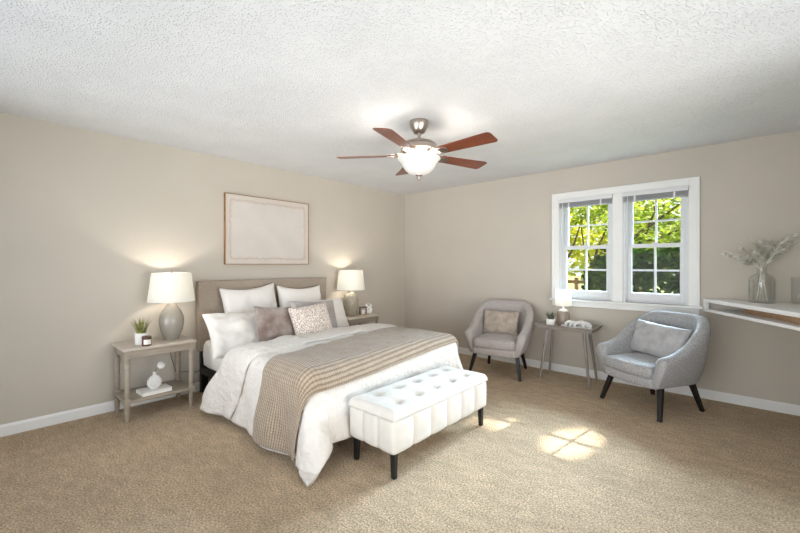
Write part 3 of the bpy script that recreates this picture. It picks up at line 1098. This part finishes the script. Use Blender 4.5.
for k in range(5):
    a = RAD(-.5 + 72 * k)
    Rz = Matrix.Rotation(a, 4, 'Z')
    tilt = Matrix.Rotation(RAD(-11), 4, 'X')
    # blade outline in local x (radial), y (width)
    out = []
    r0, r1 = .205, .665
    w0, w1 = .052, .072
    for f in [i / 12 for i in range(13)]:
        out.append((r0 + (r1 - .03 - r0) * f, w0 + (w1 - w0) * f))
    for f in (0, .25, .5, .75, 1):
        aa = pi / 2 * (1 - f)
        out.append((r1 - .028 + .028 * cos(aa), w1 - .028 + .028 * sin(aa)))
    ring = [(x, y) for x, y in out] + [(x, -y) for x, y in reversed(out)]
    g = G()
    g.rings([[tuple(tilt @ Vector((x, y, z))) for x, y in ring] for z in (-.003, .003)])
    bl = g.build('blade', M['cherry'], fan)
    bl.location = (0, 0, BZ)
    bl.rotation_euler = (0, 0, a)
    g = G()
    g.tube([(.085, 0, .012), (.13, 0, .006), (.17, 0, .004), (.215, 0, .006)], [.016, .012, .012, .015], 10)
    for s in (-1, 1):
        pts = []
        for i in range(15):
            f = i / 14
            aa = f * 1.75 * pi
            rr_ = .024 * (1 - .55 * f)
            pts.append((.165 + .012 - rr_ * cos(aa), s * (.034 - .0 + rr_ * sin(aa) * .9), .003))
        g.tube([(.11, s * .008, .008), (.13, s * .024, .004)] + pts, .0055, 8)
        g.tube([(.165, s * .045, .002), (.20, s * .042, .004), (.245, s * .026, .006)], [.006, .007, .005], 8)
    pl_ = []
    for q in range(20):
        aa = 2 * pi * q / 20
        pl_.append((.235 + .04 * cos(aa), .036 * sin(aa)))
    g.rings([[tuple(tilt @ Vector((x, y, z))) for x, y in pl_] for z in (-.009, -.0035)])
    g.build('blade_iron', M['nickel'], bl, smooth=True)
G().lathe([(.068, -.286), (.074, -.292), (.074, -.302), (.060, -.306), (.001, -.306)], n=36).build('light_fitter', M['nickel'], fan, smooth=True)
bowl_p = [(.168, -.296), (.171, -.300), (.166, -.308), (.150, -.322), (.138, -.340), (.128, -.362), (.112, -.388), (.088, -.410), (.060, -.423), (.030, -.430), (.012, -.431)]
g = G().lathe(bowl_p + [(max(.006, r - .004), z + .004) for r, z in bowl_p[::-1]], n=48, caps=False)
g.build('glass_bowl', M['bowl'], fan, smooth='all')
G().lathe([(.030, -.424), (.026, -.436), (.014, -.442), (.012, -.452), (.016, -.458), (.010, -.468), (.002, -.474)], n=20).build('finial', M['nickel'], fan, smooth='all')
for k in range(3):
    a = k * 2 * pi / 3 + .4
    G().lathe([(.001, -.345), (.016, -.35), (.024, -.37), (.016, -.39), (.001, -.394)], (.06 * cos(a), .06 * sin(a), 0), 16).build('bulb', M['bulb'], fan, smooth='all')
    G().tube([(.045 * cos(a), .045 * sin(a), -.304), (.06 * cos(a), .06 * sin(a), -.35)], .012, 10).build('socket', M['white'], fan)
for k in range(3):
    a = k * 2 * pi / 3 + .4
    o = bulb_light(fan, -.318, 4.5, .03, (1, .93, .84))
    o.location = (.115 * cos(a), .115 * sin(a), -.318)

# ------------------------------------------------------------------ armchairs


def make_chair(loc, rz, label, fabric):
    t = thing('armchair', label, 'armchair', loc, rz, 'grey tub armchairs')
    W, B, FRONT = .322, .33, -.32
    path = []
    ns, nc = 12, 30
    for k in range(ns):
        path.append((Vector((-W, FRONT + (0 - FRONT) * k / ns, 0)), Vector((-1, 0, 0))))
    for k in range(nc + 1):
        a = pi - pi * k / nc
        ca, sa = cos(a), sin(a)
        e_ = .68
        x = W * math.copysign(abs(ca) ** e_, ca)
        y = B * abs(sa) ** e_
        nrm = Vector((ca / W, sa / B, 0)).normalized()
        path.append((Vector((x, y, 0)), nrm))
    for k in range(1, ns + 1):
        path.append((Vector((W, FRONT * k / ns, 0)), Vector((1, 0, 0))))
    L = [0]
    for i in range(1, len(path)):
        L.append(L[-1] + (path[i][0] - path[i - 1][0]).length)
    tot = L[-1]
    rings = []
    for i, (p, nr) in enumerate(path):
        f = 1 - abs(L[i] / tot * 2 - 1)          # 0 at the arm fronts, 1 at mid back
        top = .545 + .295 * (.35 * smooth(.1, .5, f) + .65 * smooth(.28, .80, f)) - .015 * smooth(.2, 0, f)
        th = .095 + .005 * f
        zb = .25
        flare = .035 + .02 * f
        sec = []
        endk = smooth(0, .035, f)
        thk = th * (.78 + .22 * endk)
        topk = top - .03 * (1 - endk)
        zbk = zb + .01 * (1 - endk)
        def pt(o_, z):
            fl = flare * smooth(zb, top, z) - .045 * (1 - smooth(zb - .05, .48, z))
            q = p + nr * (o_ + fl - thk / 2 + (th - thk) / 2 * 0)
            return (q.x, q.y, z)
        hh = topk - zbk
        sec.append(pt(thk * .15, zbk))
        sec.append(pt(thk * .42, zbk + .012))
        for q in (.12, .3, .5, .7, .85):
            sec.append(pt(thk * .5, zbk + hh * q))
        for q in range(1, 8):
            aa = pi * q / 8
            sec.append(pt(thk * .5 * cos(aa), topk - thk * .5 + thk * .5 * sin(aa)))
        for q in (.85, .7, .5, .3, .12):
            sec.append(pt(-thk * .5, zbk + hh * q))
        sec.append(pt(-thk * .42, zbk + .012))
        sec.append(pt(-thk * .15, zbk))
        rings.append(sec)
    g = G().rings(rings)
    sh = g.build('shell', fabric, t, smooth='all')
    # D shaped platform and cushion
    def dshape(ins, front, sc=1.0):
        pts = [(-W + ins, front), ]
        for k in range(9):
            pts.append((-W + ins, front + (0 - front) * (k + 1) / 10))
        for k in range(21):
            a = pi - pi * k / 20
            pts.append(((W - ins) * math.copysign(abs(cos(a)) ** .68, cos(a)), (B - ins) * abs(sin(a)) ** .68))
        for k in range(9):
            pts.append((W - ins, front * (k + 1) / 10))
        pts.append((W - ins, front))
        for k in range(1, 14):
            f = k / 14
            pts.append((W - ins - (2 * (W - ins)) * f, front - .022 * sin(pi * f)))
        return [(x * sc, y * sc + (0 if sc == 1 else .0)) for x, y in pts]
    def pad(ins, front, z0, z1, r, dome):
        base = dshape(ins, front)
        cy = sum(p[1] for p in base) / len(base)
        rr_ = []
        def R(ii, z):
            return [((x) * (1 - ii / .34), cy + (y - cy) * (1 - ii / .32), z) for x, y in base]
        rr_.append(R(r, z0))
        rr_.append(R(r * .3, z0 + r * .3))
        rr_.append(R(0, z0 + r))
        rr_.append(R(0, z1 - r))
        rr_.append(R(r * .3, z1 - r * .3))
        rr_.append(R(r, z1))
        for q in (.3, .5, .7, .9):
            rr_.append(R(.34 * q, z1 + dome * (1 - (1 - q) ** 2)))
        return G().rings(rr_)
    pad(.075, FRONT - .012, .256, .335, .014, 0).build('seat_frame', fabric, t, smooth='all')
    pad(.085, FRONT - .022, .332, .436, .026, .018).build('seat_cushion', fabric, t, smooth='all')
    for sx, sy, fx, fy, bx, by in ((-1, -1, .295, -.305, .24, -.225), (1, -1, .295, -.305, .24, -.225), (-1, 1, .235, .275, .19, .19), (1, 1, .235, .275, .19, .19)):
        g = G().tube([(sx * bx, by, .27), (sx * fx, fy, 0)], [.030, .021], 4, sq=True)
        g.build('leg', M['chairleg'], t, bevel=.003, seg=1)
    return t


ch1 = make_chair((1.96, -.46, 0), RAD(12), 'grey-taupe tub armchair in front of the blank wall, left of tray table', M['chairA'])
ch2 = dup(ch1, (3.535, -.555, 0), RAD(-30.5), 'light grey tub armchair right of the tray table, under the window')
for c in ch2.children:
    if c.name.split('.')[0] in ('shell', 'seat_frame', 'seat_cushion'):
        c.data = c.data.copy()
        c.data.materials[0] = M['chairB']


def lumbar(label, mt, chair_loc, rz, local, w, h, th, lean, roll, seed):
    o = pillow('lumbar_cushion', label, 'cushion', mt, (0, 0, 0), w, h, th, 0, seed=seed, group='lumbar cushions on the armchairs', pinch=.05)
    L = RAD(lean)
    # local x stays chair x, height leans back (+y), face towards -y
    B = Matrix(((1, 0, 0), (0, sin(L), -cos(L)), (0, cos(L), sin(L)))).to_4x4()
    o.matrix_world = Matrix.Translation(chair_loc) @ Matrix.Rotation(rz, 4, 'Z') @ Matrix.Translation(local) @ B @ Matrix.Rotation(RAD(roll), 4, 'Z')


lumbar('taupe patterned lumbar cushion on the armchair left of the tray table', M['lumbA'], (1.96, -.46, 0), RAD(12), (-.03, .085, .575), .44, .30, .11, 16, -1, 11)
lumbar('grey creased lumbar cushion tilted on the armchair under the window', M['lumbB'], (3.535, -.555, 0), RAD(-30.5), (-.02, .07, .59), .53, .32, .13, 20, -3, 12)

# ------------------------------------------------------------------ tray table
TX, TY = 2.68, -.272
t = thing('tray_table', 'weathered grey tray side table on four splayed legs below the window', 'side table', (TX, TY, 0))
hx, hy = .30, .178


def rect(hx_, hy_, z):
    return [(-hx_, -hy_, z), (hx_, -hy_, z), (hx_, hy_, z), (-hx_, hy_, z)]


g = G().rings([rect(hx - .02, hy - .02, .570), rect(hx + .012, hy + .012, .622), rect(hx + .0, hy + .0, .622), rect(hx - .028, hy - .028, .584)])
g.build('tray', M['traywood'], t)
G().span((-hx + .029, -hy + .029, .580), (hx - .029, hy - .029, .586)).build('tray_bottom', M['traytop'], t)
for sx in (-1, 1):
    for sy in (-1, 1):
        g = G().tube([(sx * .195, sy * .09, .575), (sx * .262, sy * .143, 0)], [.019, .012], 14)
        g.build('leg', M['trayleg'], t, smooth=True)
TZ = .586
t = thing('table_lamp', 'small lamp with white drum shade and ribbed brown base on tray table', 'lamp', (2.605, -.20, TZ))
g = G()
rings = []
for r, z in ((.001, 0), (.054, 0), (.060, .006), (.063, .05), (.066, .11), (.064, .15), (.052, .172), (.034, .180), (.001, .181)):
    rings.append([(r * (1 + .02 * cos(18 * 2 * pi * k / 108)) * cos(2 * pi * k / 108), r * (1 + .02 * cos(18 * 2 * pi * k / 108)) * sin(2 * pi * k / 108), z) for k in range(108)])
g.rings(rings)
M['ribbed'] = mat('taupe_ribbed_ceramic', (126, 108, 92), .5, vscale=40, rgb2=(168, 154, 142), stretch=(1, 1, .1))
g.build('base', M['ribbed'], t, smooth='all')
G().lathe([(.052, .173), (.050, .183), (.034, .193), (.020, .197), (.010, .203), (.010, .245), (.014, .246), (.014, .27)], n=24).build('neck', M['white'], t, smooth=True)
n = 40
g = G()
g.rings([[(r * cos(2 * pi * k / n), r * sin(2 * pi * k / n), z) for k in range(n)] for r, z in ((.088, .235), (.080, .415), (.077, .415), (.085, .235))], caps=False, loop=True)
g.build('lamp_shade', M['shade'], t, smooth=True)
G().lathe([(.001, .27), (.012, .28), (.022, .31), (.018, .33), (.001, .338)], n=16).build('bulb', M['bulb'], t, smooth='all')
bulb_light(t, .33, .9, .03)
d = thing('potted_succulent', 'small grey-green spiky plant in a square white pot on tray table', 'plant', (2.505, -.315, TZ), RAD(8))
g = G()
q = .042
g.rings([rect(q * .9, q * .9, 0), rect(q, q, .085), rect(q - .006, q - .006, .085), rect(q - .008, q - .008, .07)])
g.build('pot', M['white'], d, bevel=.003, seg=1)
lv = blades(46, .026, .07, .115, .055, .0075, 8).build('leaves', M['succ'], d)
lv.location = (0, 0, .068)
lv['kind'] = 'stuff'

# chunky chain heaped in the tray
t = thing('decorative_chain', 'heap of chunky whitewashed wooden chain links lying in the tray', 'ornament', (2.785, -.295, TZ))
rr = random.Random(21)
proto = G()
R0, r0 = .034, .0125
tor = [[((R0 + r0 * cos(b2)) * cos(a2) * 1.25, (R0 + r0 * cos(b2)) * sin(a2), r0 * sin(b2)) for b2 in [2 * pi * j / 10 for j in range(10)]] for a2 in [2 * pi * i / 24 for i in range(24)]]
proto.rings(tor, caps=False, loop=True)
first = None
spots = []
for i in range(15):
    f = i / 14
    spots.append((-.115 + .235 * f + .012 * sin(i * 2.1), .045 * sin(i * 1.25) - .01, .030 if i % 2 else .016, (90 if i % 2 else 8) + rr.uniform(-24, 24)))
for x, y in ((-.05, .0), (-.01, .02), (.045, -.02), (.02, .04), (.08, .01)):
    spots.append((x, y, .062, 30 * rr.uniform(-1, 1)))
for i, (x, y, z, tilt) in enumerate(spots):
    if first is None:
        first = proto.build('link', M['link'], t, smooth='all')
        o = first
    else:
        o = first.copy()
        COL.objects.link(o)
    o.parent = t
    z = max(z, .011 + abs(sin(RAD(tilt))) * .030)
    o.location = (x, y, z)
    o.rotation_euler = (RAD(tilt), RAD(rr.uniform(-10, 10)), rr.uniform(-.7, .7) + (.6 if i % 2 else -.5))

# ------------------------------------------------------------------ corner shelf, glass vases
SZ = .965
P0, P1 = Vector((3.852, -.002)), Vector((4.945, -1.88))
shelf = thing('corner_shelf', 'white floating corner shelf with an open slot along its angled front', 'shelf', (0, 0, 0))
dirv = (P1 - P0).normalized()
nin = Vector((dirv.y * -1, dirv.x))          # into the corner
if nin.dot(Vector((4.9, 0)) - P0) < 0:
    nin = -nin
tri = [(P0.x, P0.y), (P1.x, P1.y), (4.948, -.002)]


def slab(z0, z1):
    return G().rings([[(x, y, z) for x, y in tri] for z in (z0, z1)])


slab(SZ - .032, SZ).build('top_slab', M['shelf'], shelf, bevel=.004)
slab(SZ - .122, SZ - .096).build('bottom_slab', M['shelf'], shelf, bevel=.004)
e0 = P0 + dirv * .004
g = G()
q0, q1 = e0, e0 + dirv * .055
pts = [q0, q1, q1 + nin * .02, q0 + nin * .004]
g.rings([[(p.x, p.y, z) for p in pts] for z in (SZ - .096, SZ - .032)])
g.build('end_post', M['shelf'], shelf)
# wooden inner back and divider
g = G()
b0, b1 = P0 + dirv * .30 + nin * .16, P1 - dirv * .10 + nin * .02
g.rings([[(p.x, p.y, z) for p in (b0, b1, b1 + nin * .015, b0 + nin * .015)] for z in (SZ - .096, SZ - .032)])
g.build('inner_back', M['shelfwood'], shelf)

VX, VY = 4.262, -.185
t = thing('glass_bottle_vase', 'clear glass bottle vase with square shoulders standing on the corner shelf', 'vase', (VX, VY, SZ))
outp = [(.001, 0), (.082, 0), (.088, .006), (.088, .19), (.084, .215), (.070, .234), (.046, .244), (.036, .25), (.033, .265), (.033, .318), (.040, .326), (.040, .334)]
inp = [(.034, .334), (.028, .32), (.028, .262), (.034, .246), (.062, .229), (.076, .212), (.081, .19), (.081, .02), (.001, .012)]
G().lathe(outp + inp, n=40, caps=False).build('bottle', M['bottle'], t, smooth='all')
g = G()
for k in range(14):
    a = 2 * pi * k / 14
    g.tube([(.0868 * cos(a), .0868 * sin(a), .03), (.0868 * cos(a + .03), .0868 * sin(a + .03), .2)], .002, 6)
g.build('ribs', M['bottle'], t, smooth=True)

# camera-right direction along the picture, used only to say which way each dried sprig leans
st = thing('dried_plant', 'pale grey-green dried feathery stems fanning out of the glass bottle', 'dried plant', (VX, VY, SZ))
rr = random.Random(5)
sprigs = []
RX = Vector((.742, .670, 0))      # the fan of stems opens along this line
for k in range(15):
    s = -1 + 2 * k / 14
    spread_ = s * .30 + rr.uniform(-.03, .03)
    if spread_ < 0:
        ht = .50 - .10 * abs(s) + rr.uniform(-.05, .05)
    else:
        ht = .50 + .03 * s + rr.uniform(-.06, .06)
    side = Vector((-.670, .742, 0)) * rr.uniform(-.08, .05)
    b0 = Vector((rr.uniform(-.04, .04), rr.uniform(-.04, .04), .02))
    neck = Vector((.012 * s, rr.uniform(-.012, .012), .29))
    tip = RX * spread_ + side + Vector((0, 0, ht))
    mid = neck.lerp(tip, .5) + Vector((0, 0, .045))
    sprigs.append((b0, neck, mid, tip))
gs = G()
for (b0, neck, mid, tip) in sprigs:
    pts = [b0, neck]
    for i in range(1, 9):
        f = i / 8
        pts.append(neck * (1 - f) ** 2 + mid * 2 * f * (1 - f) + tip * f * f)
    gs = G().tube(pts, [.0022] * 2 + [.002 - .0015 * i / 8 for i in range(8)], 5)
    # feathery leaflets
    for i in range(80):
        f = rr.uniform(.18, 1)
        c = neck * (1 - f) ** 2 + mid * 2 * f * (1 - f) + tip * f * f
        tg = ((mid - neck) * (1 - f) + (tip - mid) * f).normalized()
        ax = Vector((rr.gauss(0, 1), rr.gauss(0, 1), rr.gauss(0, 1)))
        ax = (ax - tg * ax.dot(tg)).normalized()
        ln = rr.uniform(.035, .075) * (1.15 - .5 * f)
        d1 = (tg * .8 + ax * .7).normalized() * ln
        sd = d1.cross(ax).normalized() * ln * .11
        gs.add([c, c + d1 * .5 + sd, c + d1 + Vector((0, 0, -.006)), c + d1 * .5 - sd], [(0, 1, 2, 3)])
    gs.build('stem', M['dried'], st)

t = thing('glass_cylinder_vase', 'plain clear glass cylinder vase at right end of corner shelf', 'vase', (4.49, -.13, SZ))
op = [(.001, 0), (.048, 0), (.05, .004), (.05, .22)]
G().lathe(op + [(.046, .22), (.046, .012), (.001, .012)], n=32, caps=False).build('vessel', M['bottle'], t, smooth='all')

# ------------------------------------------------------------------ outside
GZ = -.45
ground = G().span((-45, .16, GZ - .1), (30, 60, GZ)).build('lawn', M['lawn'])
struct(ground)

HOLES = [(Vector((3.207, -1.822, 0)), .155), (Vector((2.722, -1.875, 0)), .085), (Vector((2.52, -1.914, 0)), .06),
         (Vector((2.712, -1.476, 0)), .025), (Vector((2.909, -1.299, 0)), .035), (Vector((2.857, -1.524, 0)), .03)]


def in_hole(p):
    for c, r in HOLES:
        d_ = p - c
        d_ = d_ - SUN_DIR * d_.dot(SUN_DIR)
        if d_.length < r:
            return True
    return False


def foliage(centres, n, size, seed, holes=False, droop=.3):
    rr = random.Random(seed)
    g = G()
    tot = sum(c[3] * c[4] * c[5] for c in centres) ** 1
    for (cx, cy, cz, rx, ry, rz) in centres:
        cnt = int(n * rx * ry * rz / tot)
        for k in range(cnt):
            while True:
                p = Vector((rr.uniform(-1, 1), rr.uniform(-1, 1), rr.uniform(-1, 1)))
                if p.length < 1:
                    break
            p = p * (p.length ** .0) if p.length > .55 or rr.random() < .45 else p.normalized() * rr.uniform(.6, 1)
            p = Vector((cx + p.x * rx, cy + p.y * ry, cz + p.z * rz))
            a = Vector((rr.gauss(0, 1), rr.gauss(0, 1), rr.gauss(-droop, .6))).normalized()
            b_ = a.cross(Vector((rr.gauss(0, .4), rr.gauss(0, .4), 1))).normalized()
            L_ = size * rr.uniform(.6, 1.3)
            wd = L_ * .36
            nrm = a.cross(b_) * L_ * .08
            if holes and any(in_hole(q_) for q_ in (p, p + a * L_, p + a * L_ * .45, p + a * L_ * .45 + b_ * wd, p + a * L_ * .45 - b_ * wd)):
                continue
            g.add([p, p + a * L_ * .45 + b_ * wd + nrm, p + a * L_, p + a * L_ * .45 - b_ * wd + nrm], [(0, 1, 2), (0, 2, 3)])
    return g


def tree(name, label, cat, loc, centres, n, size, leaf, trunk, seed, group=None, holes=False):
    t = thing(name, label, cat, loc, 0, group)
    base = Vector(loc)
    g = foliage([(cx + base.x, cy + base.y, cz + base.z, a, b_, c) for cx, cy, cz, a, b_, c in centres], n, size, seed, holes)
    g.v = [tuple(Vector(p) - base) for p in g.v]
    fo = g.build('foliage', leaf, t)
    g = G()
    for pts, rad in trunk:
        g.tube(pts, rad, 8)
    g.build('trunk', M['bark'], t, smooth=True)
    return t


tg_ = 'trees beyond the window'
# tall tree whose crown filters the sun onto the carpet
tree('tree', 'tall dense tree shading the window, beyond the shrub', 'tree', (5.4, 8.2, GZ),
     [(-1.1, 0, 7.2, 2.6, 1.9, 2.4), (.2, .3, 6.2, 2.2, 1.6, 1.8)], 26000, .22, M['leafG'],
     [([(0, 0, 0), (.1, 0, 2.5), (-.2, 0, 5), (-.7, 0, 7.5)], [.22, .18, .13, .06]), ([(0, 0, 3.5), (.8, .2, 5), (1.2, .3, 6.5)], [.1, .07, .03])], 31, tg_, True)
tree('tree', 'slim dark forked tree in front of the yellow-green trees, seen in the left window', 'tree', (-.58, 8.4, GZ),
     [(.6, 0, 3.6, 1.3, .7, .6), (1.4, .2, 3.3, .9, .7, .5)], 1100, .17, M['leafG'],
     [([(0, 0, 0), (.05, 0, 1.2), (.12, 0, 2.2), (.1, 0, 3.4)], [.075, .06, .05, .03]),
      ([(.12, 0, 1.5), (.5, .05, 2.2), (.8, .1, 3.2)], [.045, .035, .02]),
      ([(.06, 0, 1.9), (-.25, .05, 2.6), (-.5, .05, 3.3)], [.035, .03, .02]),
      ([(1.05, .1, 0), (1.0, .1, 1.0), (1.25, .1, 2.2), (1.7, .1, 3.3)], [.06, .05, .04, .02]),
      ([(1.15, .1, 1.7), (.85, .1, 2.4), (.75, .1, 3.2)], [.03, .025, .015])], 32, tg_)
tree('shrub', 'dark rounded evergreen shrub low in the left window', 'shrub', (1.60, 5.3, GZ),
     [(0, 0, 1.1, .42, .4, .9), (.2, .1, 1.75, .35, .3, .5), (-.1, 0, .6, .35, .35, .5)], 1500, .15, M['leafD'], [([(0, 0, 0), (0, 0, 1.8)], [.05, .02])], 33)
tree('shrub', 'large dark leafy shrub filling the lower right window', 'shrub', (2.75, 3.9, GZ),
     [(.0, 0, 1.25, .95, .5, .75), (-.25, .1, 1.75, .55, .4, .40), (.5, 0, 1.7, .6, .4, .5)], 2000, .17, M['leafD'],
     [([(0, 0, 0), (-.05, 0, 1.0), (-.3, 0, 1.8)], [.05, .04, .02]), ([(.05, 0, .5), (.4, 0, 1.3), (.6, 0, 1.9)], [.04, .03, .015]), ([(0, 0, .3), (-.5, .1, 1.1)], [.03, .015])], 34)
tree('tree', 'leafy tree with pale branches in the upper right window', 'tree', (2.1, 6.6, GZ),
     [(.2, 0, 2.75, 1.2, .6, .75), (.9, .2, 2.3, .8, .5, .5)], 950, .15, M['leafG'],
     [([(-.6, 0, 0), (-.5, 0, 1.5), (-.1, 0, 2.4), (.9, 0, 3.2)], [.07, .055, .045, .02]), ([(-.1, 0, 2.2), (.6, .05, 2.45), (1.5, .1, 2.9)], [.035, .03, .015]), ([(.2, 0, 2.5), (.4, 0, 3.1), (.3, 0, 3.7)], [.03, .02, .01])], 35, tg_)
for i, (x, y, hh, sc, lf, lb) in enumerate([(-7.5, 18.6, 4.2, 2.6, 'leafY', 'broad yellow-green tree farthest left beyond the lawn'),
                                           (-3.6, 14.6, 4.0, 2.4, 'leafY', 'bright yellow-green tree behind the rail fence'),
                                           (-.6, 18.6, 3.6, 2.3, 'leafY', 'sunlit yellow-green tree behind the slim forked tree'),
                                           (2.6, 14.6, 3.8, 2.4, 'leafG', 'mid-green tree at the back of the lawn behind dark shrub'),
                                           (6.0, 18.6, 4.6, 2.8, 'leafG', 'tall mid-green tree farthest right beyond the lawn')]):
    tree('tree', lb, 'tree', (x, y, GZ), [(0, 0, hh, sc, 1.4, sc * .95), (.9, -.3, hh - 1.6, sc * .8, 1.1, sc * .6), (-1.1, .2, hh - 1.3, sc * .8, 1.1, sc * .65)], 3600, .30, M[lf],
         [([(0, 0, 0), (.1, 0, hh * .5), (-.1, 0, hh)], [.2, .15, .08]), ([(0, 0, hh * .4), (.9, -.2, hh * .8)], [.1, .05])], 40 + i, tg_)

fence = thing('rail_fence', 'brown wooden post and rail fence across the lawn', 'fence', (-1.4, 10.6, GZ))
for k in range(4):
    G().span((-2.2 + k * 1.5 - .06, -.06, 0), (-2.2 + k * 1.5 + .06, .06, 1.25)).build('post', M['fence'], fence)
for z in (.5, 1.02):
    G().span((-2.6, -.095, z), (2.8, -.06, z + .13)).build('rail', M['fence'], fence)
